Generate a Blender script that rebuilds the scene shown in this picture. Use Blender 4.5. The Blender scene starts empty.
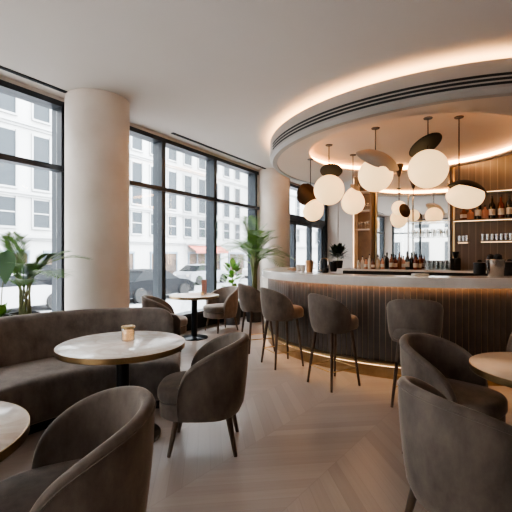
import bpy, bmesh, math, random
from mathutils import Vector, Matrix
random.seed(7)
PI = math.pi
F = 390.0
C = bpy.context.scene.collection
sc = bpy.context.scene

# ------------------------------------------------------------------ helpers
def X(px, D): return (px - 256.0) / F * D
def newmesh(name, verts, faces, m, parent=None, smooth=True, ang=38, mats=None, fmat=None):
    me = bpy.data.meshes.new(name)
    me.from_pydata([tuple(v) for v in verts], [], faces)
    me.validate(); me.update()
    bm = bmesh.new(); bm.from_mesh(me)
    bmesh.ops.recalc_face_normals(bm, faces=bm.faces)
    bm.to_mesh(me); bm.free()
    for mm in (mats or [m]): me.materials.append(mm)
    if fmat:
        for i, p in enumerate(me.polygons): p.material_index = fmat[i]
    if smooth:
        for p in me.polygons: p.use_smooth = True
        me.set_sharp_from_angle(angle=math.radians(ang))
    o = bpy.data.objects.new(name, me); C.objects.link(o)
    if parent: o.parent = parent
    return o

class MB:
    def __init__(s): s.v = []; s.f = []
    def add(s, v, f):
        n = len(s.v); s.v += [tuple(a) for a in v]; s.f += [tuple(i + n for i in q) for q in f]; return s
    def box(s, x0, x1, y0, y1, z0, z1, M=None, bev=0):
        if bev:
            bm = bmesh.new(); bmesh.ops.create_cube(bm, size=1)
            for v in bm.verts: v.co = Vector(((x0+x1)/2+v.co.x*(x1-x0), (y0+y1)/2+v.co.y*(y1-y0), (z0+z1)/2+v.co.z*(z1-z0)))
            bmesh.ops.bevel(bm, geom=bm.edges[:], offset=bev, segments=3, affect='EDGES', profile=.5)
            vs = [v.co.copy() for v in bm.verts]; bm.verts.index_update()
            fs = [tuple(v.index for v in f.verts) for f in bm.faces]; bm.free()
        else:
            vs = [Vector((x, y, z)) for z in (z0, z1) for y in (y0, y1) for x in (x0, x1)]
            fs = [(0,2,3,1),(4,5,7,6),(0,1,5,4),(2,6,7,3),(0,4,6,2),(1,3,7,5)]
        if M is not None: vs = [M @ v for v in vs]
        return s.add(vs, fs)
    def lathe(s, prof, seg=32, M=None, c=(0,0)):
        vs = []; fs = []
        n = len(prof)
        for i in range(seg):
            a = 2*PI*i/seg
            for r, z in prof: vs.append(Vector((c[0]+r*math.cos(a), c[1]+r*math.sin(a), z)))
        for i in range(seg):
            j = (i+1) % seg
            for k in range(n-1): fs.append((i*n+k, j*n+k, j*n+k+1, i*n+k+1))
        if prof[0][0] > 1e-5: fs.append(tuple(i*n for i in range(seg))[::-1])
        if prof[-1][0] > 1e-5: fs.append(tuple(i*n+n-1 for i in range(seg)))
        if M is not None: vs = [M @ v for v in vs]
        return s.add(vs, fs)
    def tube(s, path, r, seg=8, closed=False):
        path = [Vector(p) for p in path]; n = len(path); vs = []; fs = []
        rr = r if isinstance(r, (list, tuple)) else [r]*n
        prev = None
        for i, p in enumerate(path):
            if closed: t = path[(i+1) % n]-path[i-1]
            else: t = path[min(i+1, n-1)]-path[max(i-1, 0)]
            t.normalize()
            if prev is None:
                a = Vector((0,0,1)) if abs(t.z) < .9 else Vector((1,0,0))
            else: a = prev
            b = t.cross(a).normalized(); a = b.cross(t).normalized(); prev = a
            for k in range(seg):
                q = 2*PI*k/seg
                vs.append(p + rr[i]*(a*math.cos(q)+b*math.sin(q)))
        m = n if closed else n-1
        for i in range(m):
            j = (i+1) % n
            for k in range(seg):
                l = (k+1) % seg
                fs.append((i*seg+k, i*seg+l, j*seg+l, j*seg+k))
        if not closed:
            fs.append(tuple(range(seg))[::-1]); fs.append(tuple((n-1)*seg+k for k in range(seg)))
        return s.add(vs, fs)
    def loft(s, rings, cap=True, closed=True):
        n = len(rings[0]); vs = [p for r in rings for p in r]; fs = []
        for i in range(len(rings)-1):
            for k in range(n if closed else n-1):
                l = (k+1) % n
                fs.append((i*n+k, i*n+l, (i+1)*n+l, (i+1)*n+k))
        if cap:
            fs.append(tuple(range(n))[::-1]); fs.append(tuple((len(rings)-1)*n+k for k in range(n)))
        return s.add(vs, fs)
    def build(s, name, m, parent=None, **k): return newmesh(name, s.v, s.f, m, parent, **k)

def tag(o, label=None, cat=None, group=None, kind=None):
    if label: o['label'] = label
    if cat: o['category'] = cat
    if group: o['group'] = group
    if kind: o['kind'] = kind
    return o
def empty(name, loc=(0,0,0), rz=0, label=None, cat=None, group=None, kind=None):
    o = bpy.data.objects.new(name, None); C.objects.link(o)
    o.location = loc; o.rotation_euler = (0,0,rz); o.empty_display_size = .1
    return tag(o, label, cat, group, kind)
def copy_tree(o, loc, rz, label, group=None):
    def cp(a, par):
        c = a.copy(); C.objects.link(c)
        if par: c.parent = par
        for ch in list(a.children): cp(ch, c)
        return c
    r = cp(o, None); r.location = loc; r.rotation_euler = (0,0,rz)
    r['label'] = label
    if group: r['group'] = group
    return r

# ------------------------------------------------------------------ materials
def mat(name, col=(.5,.5,.5), rough=.5, metal=0, **k):
    m = bpy.data.materials.new(name); m.use_nodes = True
    b = m.node_tree.nodes['Principled BSDF']
    b.inputs['Base Color'].default_value = (*col, 1)
    b.inputs['Roughness'].default_value = rough
    b.inputs['Metallic'].default_value = metal
    for a, v in k.items(): b.inputs[a.replace('_', ' ')].default_value = v
    return m
def N(m, t, **k):
    n = m.node_tree.nodes.new(t)
    for a, v in k.items():
        if hasattr(n, a): setattr(n, a, v)
        else: n.inputs[a].default_value = v
    return n
def L(m, a, b): m.node_tree.links.new(a, b)
def bs(m): return m.node_tree.nodes['Principled BSDF']
def ramp(m, fac, stops):
    r = N(m, 'ShaderNodeValToRGB'); e = r.color_ramp.elements
    while len(e) < len(stops): e.new(.5)
    for i, (p, c) in enumerate(stops): e[i].position = p; e[i].color = (*c, 1)
    L(m, fac, r.inputs['Fac']); return r.outputs['Color']
def noise_col(name, c1, c2, scale=5, rough=.5, metal=0, bump=0, bscale=60, detail=5, lo=.3, hi=.7, **k):
    m = mat(name, c1, rough, metal, **k)
    tc = N(m, 'ShaderNodeTexCoord'); n = N(m, 'ShaderNodeTexNoise'); n.inputs['Scale'].default_value = scale; n.inputs['Detail'].default_value = detail
    L(m, tc.outputs['Object'], n.inputs['Vector'])
    L(m, ramp(m, n.outputs['Fac'], [(lo, c1), (hi, c2)]), bs(m).inputs['Base Color'])
    if bump:
        n2 = N(m, 'ShaderNodeTexNoise'); n2.inputs['Scale'].default_value = bscale; L(m, tc.outputs['Object'], n2.inputs['Vector'])
        b = N(m, 'ShaderNodeBump'); b.inputs['Strength'].default_value = bump; b.inputs['Distance'].default_value = .01
        L(m, n2.outputs['Fac'], b.inputs['Height']); L(m, b.outputs['Normal'], bs(m).inputs['Normal'])
    return m
def emit(name, col, s):
    m = mat(name, col, .5); b = bs(m)
    b.inputs['Emission Color'].default_value = (*col, 1); b.inputs['Emission Strength'].default_value = s
    return m
def glass(name, tint=(.9,.95,.95), refl=.08):
    m = bpy.data.materials.new(name); m.use_nodes = True; nt = m.node_tree; nt.nodes.clear()
    o = nt.nodes.new('ShaderNodeOutputMaterial'); mx = nt.nodes.new('ShaderNodeMixShader')
    t = nt.nodes.new('ShaderNodeBsdfTransparent'); g = nt.nodes.new('ShaderNodeBsdfGlossy')
    t.inputs[0].default_value = (*tint, 1); g.inputs['Roughness'].default_value = .02
    lw = nt.nodes.new('ShaderNodeLayerWeight'); lw.inputs[0].default_value = .25
    mt = nt.nodes.new('ShaderNodeMath'); mt.operation = 'MULTIPLY_ADD'; mt.inputs[1].default_value = .35; mt.inputs[2].default_value = refl
    nt.links.new(lw.outputs['Fresnel'], mt.inputs[0]); nt.links.new(mt.outputs[0], mx.inputs[0])
    nt.links.new(t.outputs[0], mx.inputs[1]); nt.links.new(g.outputs[0], mx.inputs[2]); nt.links.new(mx.outputs[0], o.inputs[0])
    return m

M_plaster = noise_col('plaster', (.66,.60,.545), (.60,.545,.49), 1.2, .8)
M_ceil = noise_col('ceiling_paint', (.60,.545,.50), (.57,.515,.47), .7, .85)
M_wall = noise_col('wall_paint', (.60,.52,.46), (.56,.48,.42), 1.0, .8)
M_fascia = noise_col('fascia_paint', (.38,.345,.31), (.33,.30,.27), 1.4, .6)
M_black = mat('black_metal', (.012,.013,.015), .35, .6)
M_frame = mat('window_frame_metal', (.03,.036,.043), .38, .3)
M_slot = mat('slot_black', (.01,.01,.01), .7)
M_barceil = noise_col('bar_ceiling_paint', (.60,.49,.395), (.56,.45,.36), .8, .7)
M_column = noise_col('column_plaster', (.76,.68,.61), (.66,.57,.50), 2.2, .75, detail=8)
M_glass = glass('window_glass', (.96,.98,.99), .015)
M_jar = glass('jar_glass', (.88,.86,.82), .12)
M_gl = glass('drinking_glass', (.97,.97,.96), .22)
M_bronze = noise_col('bronze', (.42,.29,.15), (.32,.215,.11), 8, .30, 1.0)
M_brass = mat('brass', (.55,.40,.2), .3, 1.0)
M_steel = mat('brushed_steel', (.42,.40,.38), .16, 1.0)
M_copper = mat('copper', (.5,.27,.14), .3, 1.0)
M_wax = emit('candle_wax', (1.0,.62,.32), .35)
M_globe = emit('opal_globe', (1.0,.66,.32), .78)
M_strip = emit('warm_light_strip', (1.0,.58,.25), 15)
M_strip4 = emit('warm_light_strip_shelf', (1.0,.62,.32), 2.4)
M_strip2 = emit('warm_light_strip_soft', (1.0,.54,.21), 10)
M_strip3 = emit('warm_light_strip_plinth', (1.0,.50,.20), 7)
M_mirror = mat('mirror_glass', (.82,.82,.80), .02, 1.0)
M_darkshade = mat('dark_shade', (.008,.007,.006), .6, .0)
M_brownshade = mat('bronze_shade', (.055,.03,.018), .4, .5)
M_taupeshade = mat('taupe_shade', (.33,.29,.25), .55)
M_cable = mat('cable', (.03,.02,.015), .5)

# velvet
def velvet(name, c1, c2):
    m = mat(name, c1, .85, 0)
    b = bs(m)
    for key, v in (('Sheen Weight', .8), ('Sheen Roughness', .35)): b.inputs[key].default_value = v
    b.inputs['Sheen Tint'].default_value = (.62,.54,.48,1)
    tc = N(m, 'ShaderNodeTexCoord'); mp = N(m, 'ShaderNodeMapping'); mp.inputs['Scale'].default_value = (1,1,.55)
    n = N(m, 'ShaderNodeTexNoise'); n.inputs['Scale'].default_value = 7; n.inputs['Detail'].default_value = 8; n.inputs['Roughness'].default_value = .65
    L(m, tc.outputs['Object'], mp.inputs['Vector']); L(m, mp.outputs[0], n.inputs['Vector'])
    L(m, ramp(m, n.outputs['Fac'], [(.30, tuple(v*.88 for v in c1)), (.72, tuple(v*1.15 for v in c2))]), b.inputs['Base Color'])
    n2 = N(m, 'ShaderNodeTexNoise'); n2.inputs['Scale'].default_value = 320
    L(m, tc.outputs['Object'], n2.inputs['Vector'])
    bp = N(m, 'ShaderNodeBump'); bp.inputs['Strength'].default_value = .25; bp.inputs['Distance'].default_value = .002
    L(m, n2.outputs['Fac'], bp.inputs['Height']); L(m, bp.outputs['Normal'], b.inputs['Normal'])
    return m
M_velvet = velvet('taupe_velvet', (.092,.071,.058), (.180,.142,.116))
M_velvet2 = velvet('brown_grey_velvet', (.085,.069,.060), (.165,.135,.116))
M_leg = noise_col('dark_walnut', (.075,.046,.030), (.12,.073,.046), 14, .4)

def marble():
    m = mat('cream_marble', (.75,.7,.65), .16)
    tc = N(m, 'ShaderNodeTexCoord')
    n = N(m, 'ShaderNodeTexNoise'); n.inputs['Scale'].default_value = 2.6; n.inputs['Detail'].default_value = 9; n.inputs['Distortion'].default_value = 1.6
    L(m, tc.outputs['Object'], n.inputs['Vector'])
    L(m, ramp(m, n.outputs['Fac'], [(.30, (.74,.67,.60)), (.45, (.84,.79,.73)), (.52, (.72,.64,.57)), (.60, (.84,.79,.74))]), bs(m).inputs['Base Color'])
    return m
M_marble = marble()
M_marble_warm = noise_col('warm_stone', (.60,.47,.36), (.46,.34,.25), 3.5, .2, detail=9)
M_counter = noise_col('counter_stone', (.80,.74,.68), (.62,.57,.52), 3.0, .15, detail=9)

def mathn(m, op, a, b=None, c=None):
    n = N(m, 'ShaderNodeMath'); n.operation = op
    for i, v in enumerate((a, b, c)):
        if v is None: continue
        if isinstance(v, (int, float)): n.inputs[i].default_value = v
        else: L(m, v, n.inputs[i])
    return n.outputs[0]
def floor_mat():
    m = mat('chevron_oak', (.4,.33,.27), .34)
    tc = N(m, 'ShaderNodeTexCoord'); mp = N(m, 'ShaderNodeMapping'); mp.inputs['Rotation'].default_value = (0,0,math.radians(38))
    L(m, tc.outputs['Object'], mp.inputs['Vector'])
    sp = N(m, 'ShaderNodeSeparateXYZ'); L(m, mp.outputs[0], sp.inputs[0])
    x, y = sp.outputs['X'], sp.outputs['Y']
    W = .62
    a = mathn(m, 'DIVIDE', x, W); fl = mathn(m, 'FLOOR', a)
    pp = mathn(m, 'PINGPONG', x, W)
    v = mathn(m, 'ADD', y, pp)
    q = mathn(m, 'DIVIDE', v, .125); ql = mathn(m, 'FLOOR', q); fr = mathn(m, 'FRACT', q)
    cb = N(m, 'ShaderNodeCombineXYZ'); L(m, fl, cb.inputs[0]); L(m, ql, cb.inputs[1])
    wn = N(m, 'ShaderNodeTexWhiteNoise'); L(m, cb.outputs[0], wn.inputs['Vector'])
    # grain along plank
    gx = mathn(m, 'MULTIPLY', v, 26.0)
    gy = mathn(m, 'MULTIPLY', x, 2.2)
    cg = N(m, 'ShaderNodeCombineXYZ'); L(m, gx, cg.inputs[0]); L(m, gy, cg.inputs[1]); L(m, mathn(m, 'MULTIPLY', wn.outputs['Value'], 20.0), cg.inputs[2])
    gn = N(m, 'ShaderNodeTexNoise'); gn.inputs['Scale'].default_value = 1.0; gn.inputs['Detail'].default_value = 6; gn.inputs['Distortion'].default_value = .6
    L(m, cg.outputs[0], gn.inputs['Vector'])
    t = mathn(m, 'ADD', mathn(m, 'MULTIPLY', wn.outputs['Value'], .42), mathn(m, 'MULTIPLY', gn.outputs['Fac'], .58))
    col = ramp(m, t, [(.12, (.305,.25,.215)), (.5, (.36,.30,.262)), (.9, (.42,.355,.315))])
    e = mathn(m, 'MINIMUM', fr, mathn(m, 'SUBTRACT', 1.0, fr))
    ed = mathn(m, 'MINIMUM', mathn(m, 'MULTIPLY', e, 30.0), 1.0)
    fx = mathn(m, 'FRACT', a); e2 = mathn(m, 'MINIMUM', fx, mathn(m, 'SUBTRACT', 1.0, fx)); ed2 = mathn(m, 'MINIMUM', mathn(m, 'MULTIPLY', e2, 150.0), 1.0)
    edm = mathn(m, 'MINIMUM', ed, ed2)
    edm = mathn(m, 'MULTIPLY_ADD', edm, .15, .85)
    mx = N(m, 'ShaderNodeMix'); mx.data_type = 'RGBA'; mx.blend_type = 'MULTIPLY'; mx.inputs[0].default_value = 1
    L(m, col, mx.inputs[6]); L(m, edm, mx.inputs[7]); L(m, mx.outputs[2], bs(m).inputs['Base Color'])
    L(m, mathn(m, 'MULTIPLY_ADD', gn.outputs['Fac'], .25, .22), bs(m).inputs['Roughness'])
    bp = N(m, 'ShaderNodeBump'); bp.inputs['Strength'].default_value = .15; bp.inputs['Distance'].default_value = .003
    L(m, edm, bp.inputs['Height']); L(m, bp.outputs['Normal'], bs(m).inputs['Normal'])
    return m
M_floor = floor_mat()

# room frame: s runs along the window wall, t runs into the room
U = Vector((.5145, .8575, 0)); NI = Vector((.8575, -.5145, 0)); W0 = Vector((-.8575, .5145, 0))*4.9
def WP(s, t, z=0): return W0 + U*s + NI*t + Vector((0,0,z))
RM = Matrix(((U.x, NI.x, 0, W0.x), (U.y, NI.y, 0, W0.y), (0,0,1,0), (0,0,0,1)))   # (s,t,z) -> world
def rbox(name, s0, s1, t0, t1, z0, z1, m, parent=None, bev=0):
    return MB().box(s0, s1, t0, t1, z0, z1, RM, bev).build(name, m, parent, smooth=bool(bev))
def plank_mat(name, c1, c2, w=.12, line=(.02,.013,.008), rough=.4, gold=None):
    m = mat(name, c1, rough)
    tc = N(m, 'ShaderNodeTexCoord')
    vt = N(m, 'ShaderNodeVectorMath'); vt.operation = 'DOT_PRODUCT'; vt.inputs[1].default_value = tuple(NI)
    L(m, tc.outputs['Object'], vt.inputs[0])
    a = mathn(m, 'DIVIDE', vt.outputs['Value'], w); fr = mathn(m, 'FRACT', a); fl = mathn(m, 'FLOOR', a)
    wn = N(m, 'ShaderNodeTexWhiteNoise'); wn.noise_dimensions = '1D'; L(m, fl, wn.inputs['W'])
    mp = N(m, 'ShaderNodeMapping'); mp.inputs['Scale'].default_value = (18,18,1.2); L(m, tc.outputs['Object'], mp.inputs[0])
    n = N(m, 'ShaderNodeTexNoise'); n.inputs['Scale'].default_value = 1; n.inputs['Detail'].default_value = 5; L(m, mp.outputs[0], n.inputs['Vector'])
    t = mathn(m, 'ADD', mathn(m, 'MULTIPLY', wn.outputs['Value'], .3), mathn(m, 'MULTIPLY', n.outputs['Fac'], .7))
    col = ramp(m, t, [(.2, c1), (.8, c2)])
    msk = mathn(m, 'LESS_THAN', fr, .07)
    mx = N(m, 'ShaderNodeMix'); mx.data_type = 'RGBA'; L(m, msk, mx.inputs[0]); L(m, col, mx.inputs[6]); mx.inputs[7].default_value = (*line, 1)
    L(m, mx.outputs[2], bs(m).inputs['Base Color'])
    return m
M_woodwall = plank_mat('walnut_panelling', (.095,.065,.044), (.17,.12,.085), .115, (.27,.195,.13))
M_woodbay = noise_col('oak_veneer', (.23,.155,.095), (.17,.115,.07), 9, .5)

# ------------------------------------------------------------------ camera
cam = bpy.data.cameras.new('camera'); co = bpy.data.objects.new('camera', cam); C.objects.link(co)
co.location = (0,0,1.45); co.rotation_euler = (PI/2, 0, 0)
cam.sensor_width = 36; cam.lens = 36*F/512; cam.shift_y = -1/512; cam.clip_start = .05
sc.camera = co

# ------------------------------------------------------------------ room shell
H = 3.55; S0, S1, T1 = -5.0, 13.0, 9.5
tag(rbox('floor', S0, S1, -.3, T1, -.25, 0, M_floor), kind='structure')
tag(rbox('ceiling', S0-.2, S1+.2, -.3, T1+.2, H, H+.2, M_ceil), kind='structure')
tag(rbox('wall_right', S0, S1, T1, T1+.2, 0, H, M_wall), kind='structure')
mb = MB().box(S0-.2, S0, -.3, .4, 0, H, RM).box(S0-.2, S0, 4.55, T1, 0, H, RM).box(S0-.2, S0, .4, 4.55, 3.3, H, RM).box(S0-.2, S0, .4, 4.55, 0, .3, RM)
tag(mb.build('wall_back', M_wall, smooth=False), kind='structure')
wk = empty('window_4', WP(S0, 2.5), 0, kind='structure'); iv = Matrix.Translation(-wk.location) @ RM
for t in (.45, 1.8, 3.15, 4.5): MB().box(S0-.18, S0, t-.05, t+.05, .3, 3.3, iv).build('mullion', M_frame, wk, smooth=False)
for z in (.33, 2.6, 3.27): MB().box(S0-.16, S0-.01, .4, 4.55, z-.035, z+.035, iv).build('transom', M_frame, wk, smooth=False)
MB().box(S0-.1, S0-.09, .4, 4.55, .3, 3.3, iv).build('pane', M_glass, wk, smooth=False)
tag(rbox('forecourt', -40, S0-.2, -.3, 30, -.3, -.1, M_wall), kind='structure')
# far wall with shallow panel mouldings
mb = MB().box(S1, S1+.2, -.3, T1, 0, H, RM)
for t in (.35, 1.0, 1.65, 2.3):
    mb.box(S1-.03, S1, t, t+.06, 0, 3.3, RM)
tag(mb.build('wall_front', M_wall, smooth=False), kind='structure')
# window wall: header band and low upstand
mb = MB().box(S0, S1, -.3, 0, 3.5, H, RM)
tag(mb.build('wall_left', M_ceil, smooth=False), kind='structure')

def window(name, s0, s1, muls, zt=3.5, ztr=2.6, panes=True, zs=.34):
    r = empty(name, WP((s0+s1)/2, 0, 0), 0, kind='structure')
    inv = Matrix.Translation(-r.location) @ RM
    def bx(n, a, b, c, d, e, f, m): return MB().box(a, b, c, d, e, f, inv).build(n, m, r, smooth=False)
    bx('head_frame', s0, s1, -.22, .0, zt-.07, zt, M_frame)
    bx('transom', s0, s1, -.12, .02, ztr-.035, ztr+.035, M_frame)
    bx('sill', s0, s1, -.22, .03, zs-.05, zs, M_frame)
    bx('lower_panel', s0, s1, -.16, -.05, 0, zs-.05, M_slot)
    for s in muls: bx('mullion', s-.045, s+.045, -.22, .0, zs, zt-.07, M_frame)
    ms = sorted(muls)
    for i in range(len(ms)-1):
        bx('pane', ms[i]+.045, ms[i+1]-.045, -.115, -.105, zs, ztr-.035, M_glass)
        bx('pane', ms[i]+.045, ms[i+1]-.045, -.115, -.105, ztr+.035, zt-.07, M_glass)
    return r
window('window_1', -4.95, 3.215, [-4.9, -3.3, -1.7, -.1, 1.52, 3.17])
window('window_2', 3.9, 8.3, [3.95, 5.03, 6.53, 8.18])
tag(rbox('trim_1', 3.215, 3.9, -.3, 0, 0, 3.5, M_column), kind='structure')
tag(rbox('trim_2', 8.3, 9.3, -.3, 0, 0, 3.5, M_column), kind='structure')
# entrance glazing beyond second column : window above, door below
w3 = empty('window_3', WP(11.1, 0), 0, kind='structure')
inv = Matrix.Translation(-w3.location) @ RM
def bx3(n, a, b, c, d, e, f, m, par=None):
    return MB().box(a, b, c, d, e, f, inv).build(n, m, par or w3, smooth=False)
bx3('head_frame', 9.3, 12.98, -.22, 0, 3.42, 3.5, M_frame)
bx3('transom', 9.3, 12.98, -.2, .02, 2.45, 2.62, M_frame)
bx3('mullion', 9.35, 9.45, -.22, 0, 0, 3.42, M_frame); bx3('mullion', 12.75, 12.98, -.22, .02, 0, 3.42, M_frame)
bx3('pane', 9.45, 12.75, -.11, -.10, 2.62, 3.42, M_glass)
d1 = empty('door_1', WP(11.1, 0), 0, kind='structure')
inv = Matrix.Translation(-d1.location) @ RM
for s in (9.5, 10.45, 11.65, 12.6): MB().box(s-.07, s+.07, -.16, -.02, 0.01, 2.45, inv).build('stile', M_frame, d1, smooth=False)
for z in (.02, 2.35): MB().box(9.57, 12.53, -.15, -.03, z, z+.1, inv).build('rail', M_frame, d1, smooth=False)
MB().box(9.57, 12.53, -.11, -.10, .1, 2.35, inv).build('pane', M_glass, d1, smooth=False)
hd = MB().tube([inv @ Vector((11.5, .03, .9)), inv @ Vector((11.5, .03, 1.5))], .015).build('handle', M_steel, d1)

# ceiling air slots
for n, (a, b, lab) in enumerate(((-4.0, 3.05, 'long black linear air slot in the ceiling left of the round column'), (5.0, 8.75, 'narrow dark linear air slot in the ceiling above the middle windows'))):
    o = empty('ceiling_slot', WP((a+b)/2, .22, H-.006), 0, lab, 'vent')
    iv = Matrix.Translation(-o.location) @ RM
    MB().box(a, b, .19, .25, H-.012, H, iv).build('frame', M_slot, o, smooth=False)
    MB().box(a+.02, b-.02, .215, .225, H-.018, H-.012, iv).build('blade', M_frame, o, smooth=False)

# columns
def column(c, r, lab):
    o = MB().lathe([(r, 0), (r, H)], 96).build('column', M_column)
    o.location = (c[0], c[1], 0); tag(o, lab, 'column')
column((-2.155, 5.32), .41, 'thick round plaster column behind the curved banquette')
column((.452, 9.8), .40, 'round plaster column beyond the tall palm at the end of the windows')

# ------------------------------------------------------------------ bar ceiling ring
RC = Vector((3.28, 6.9, 0)); RR = 3.03
A0, A1 = math.radians(119), math.radians(340)
def arc_loft(center, prof, a0, a1, n, closedprof=True):
    rings = []
    for i in range(n+1):
        a = a0+(a1-a0)*i/n
        rings.append([Vector((center.x+r*math.cos(a), center.y+r*math.sin(a), z)) for r, z in prof])
    return rings
ring = empty('ceiling_ring', (RC.x, RC.y, 3.1), 0, 'curved grey dropped ceiling ring with warm cove glow over the bar', 'ceiling ring')
Z0 = Vector((0,0,0)); ZL = -3.1
def A(prof): return [(r, z+ZL) for r, z in prof]
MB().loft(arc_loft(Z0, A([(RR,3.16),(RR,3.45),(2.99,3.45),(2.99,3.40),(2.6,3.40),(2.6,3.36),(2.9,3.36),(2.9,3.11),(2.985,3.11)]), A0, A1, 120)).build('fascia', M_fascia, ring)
for z in (3.292, 3.247, 3.202):
    MB().loft(arc_loft(Z0, A([(RR-.008,z-.013),(RR+.004,z-.013),(RR+.004,z+.013),(RR-.008,z+.013)]), math.radians(188), math.radians(336), 100)).build('vent_slot', M_slot, ring, smooth=False)
MB().loft(arc_loft(Z0, A([(2.84,3.40),(2.94,3.40),(2.94,3.412),(2.84,3.412)]), A0, A1, 120)).build('light_strip', M_strip, ring, smooth=False)
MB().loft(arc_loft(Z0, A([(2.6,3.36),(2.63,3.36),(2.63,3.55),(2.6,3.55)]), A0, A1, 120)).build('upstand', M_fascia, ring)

# recessed bar ceiling with its own round cove
PS = 8.33; PT = 2.44
QC = Vector((2.48, 6.2, 0)); QR = 1.62
bc = empty('bar_ceiling', (QC.x, QC.y, 3.1), 0, 'smooth beige bar ceiling with round glowing recess above the pendants', 'ceiling')
n = 144; inner = []; outer = []
for i in range(n):
    a = 2*PI*i/n; d = Vector((math.cos(a), math.sin(a), 0))
    w = QC-RC; b = w.dot(d); c = w.dot(w)-2.93**2; tr = -b+math.sqrt(b*b-c)
    deg = math.degrees(a)
    P = QC+d*tr
    sd = d.dot(U)
    if sd > 0:
        ts = (PS-.01-QC.dot(U))/sd
        hit = QC+d*ts; tt = (hit-W0).dot(NI)
        if tt > PT and ts < tr: tr = ts
    if deg < 84 or deg > 330: tr = min(tr, QR+.15)
    tr = max(tr, QR+.15)
    inner.append(d*QR); outer.append(d*tr)
vs = []; fs = []
for z in (.02, .05):
    vs += [p+Vector((0,0,z)) for p in inner]; vs += [p+Vector((0,0,z)) for p in outer]
for i in range(n):
    j = (i+1) % n
    fs += [(i, j, n+j, n+i), (2*n+i, 2*n+j, 3*n+j, 3*n+i), (i, j, 2*n+j, 2*n+i), (n+i, n+j, 3*n+j, 3*n+i)]
newmesh('panel', vs, fs, M_barceil, bc, ang=30)
MB().lathe([(QR+.14, .14), (QR+.14, .17), (0, .17)], 96).build('recess_top', M_barceil, bc)
ringw = [[Vector((r*math.cos(2*PI*i/96), r*math.sin(2*PI*i/96), z)) for i in range(96)] for r, z in ((QR+.10,.05),(QR+.14,.05),(QR+.14,.14),(QR+.10,.14),(QR+.10,.05))]
MB().loft(ringw, cap=False).build('light_strip', M_strip2, bc, smooth=False)

# ------------------------------------------------------------------ back wall of the bar with bay, mirror and shelves
tag(rbox('wall_bar', PS, PS+.35, PT, T1, 0, H, M_woodwall), kind='structure')
def tpx(px, off=0):   # t coordinate on the bar wall plane for an image column
    k = (px-256)/F; Y = (PS-off)/(.5145*k+.8575)
    return .8575*k*Y-.5145*Y+4.9
ta, tb, tc_, td = tpx(357), tpx(375.5), tpx(448), tpx(453)
tb -= .02
bay = empty('shelf_bay', WP(PS, (ta+tb)/2), 0, 'tall open oak shelving bay with lit edges left of the bar mirror', 'shelving')
iv = Matrix.Translation(-bay.location) @ RM
def bxp(par, iv, n, a, b, c, d, e, f, m): return MB().box(a, b, c, d, e, f, iv).build(n, m, par, smooth=False)
bxp(bay, iv, 'back_panel', PS-.03, PS-.002, ta, tb, 1.172, 3.1, M_woodbay)
bxp(bay, iv, 'side_panel', PS-.28, PS-.03, ta, ta+.025, 1.172, 3.1, M_wall)
bxp(bay, iv, 'side_panel', PS-.28, PS-.03, tb-.03, tb, 1.172, 3.1, M_woodbay)
bxp(bay, iv, 'light_strip', PS-.07, PS-.032, tb-.05, tb-.036, 1.19, 3.08, M_strip4)
bxp(bay, iv, 'light_strip', PS-.285, PS-.281, ta+.003, ta+.017, 1.19, 3.05, M_strip4)
for z in (1.98, 2.37, 2.76): bxp(bay, iv, 'shelf', PS-.27, PS-.03, ta+.025, tb-.03, z-.012, z+.012, M_wall)
tb += .022
mir = empty('bar_mirror', WP(PS, (tb+tc_)/2), 0, 'wide bar mirror with slim metal frame behind the bottles', 'mirror')
iv = Matrix.Translation(-mir.location) @ RM
bxp(mir, iv, 'glass', PS-.012, PS-.002, tb+.02, tc_, 1.172, 3.35, M_mirror)
bxp(mir, iv, 'frame', PS-.04, PS-.002, tb, tb+.02, 1.172, 3.35, M_brass)
bxp(mir, iv, 'frame', PS-.05, PS-.002, tc_, tc_+.03, 1.172, 3.35, M_steel)
bxp(mir, iv, 'frame', PS-.05, PS-.002, td, td+.03, 1.172, 3.35, M_brass)
# glass shelf rack in front of the mirror
tr0, tr1 = tpx(409, .3), tpx(448, .3)
rack = empty('glass_rack', WP(PS-.2, tr0), 0, 'pale metal and glass shelf rack standing before the mirror', 'rack')
iv = Matrix.Translation(-rack.location) @ RM
bxp(rack, iv, 'post', PS-.30, PS-.27, tr0-.03, tr0, 1.172, 2.65, M_steel)
bxp(rack, iv, 'post', PS-.30, PS-.27, tr1, tr1+.03, 1.172, 2.65, M_steel)
for z in (1.80, 2.08): bxp(rack, iv, 'shelf', PS-.3, PS-.06, tr0-.03, tr1+.03, z-.008, z+.008, M_gl)
bxp(rack, iv, 'rail', PS-.3, PS-.28, tr0-.03, tr1+.03, 2.09, 2.105, M_brass)
# right shelves
tr2, tr3 = tpx(453, .15), 8.2
def wall_shelf(t0, t1, z, lab):
    o = empty('wall_shelf', WP(PS-.1, (t0+t1)/2, z), 0, lab, 'shelf')
    iv = Matrix.Translation(-o.location) @ RM
    bxp(o, iv, 'board', PS-.24, PS-.002, t0, t1, z-.015, z+.01, M_woodbay)
    bxp(o, iv, 'light_strip', PS-.235, PS-.22, t0+.02, t1-.02, z-.022, z-.015, M_strip4)
    return o
wall_shelf(tr2, tr3, 2.09, 'long glowing wooden shelf carrying dark liquor bottles on the panelled wall')
wall_shelf(tpx(457,.2), tpx(469,.2), 1.69, 'short lit shelf of glasses beside the mirror on the panelled wall')
wall_shelf(tpx(480,.2), tr3, 1.70, 'lower lit shelf of upturned glasses at right of the panelled wall')
wall_shelf(tpx(483,.2), tr3, 2.60, 'upper slim lit shelf above the liquor bottles on the panelled wall')

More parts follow.
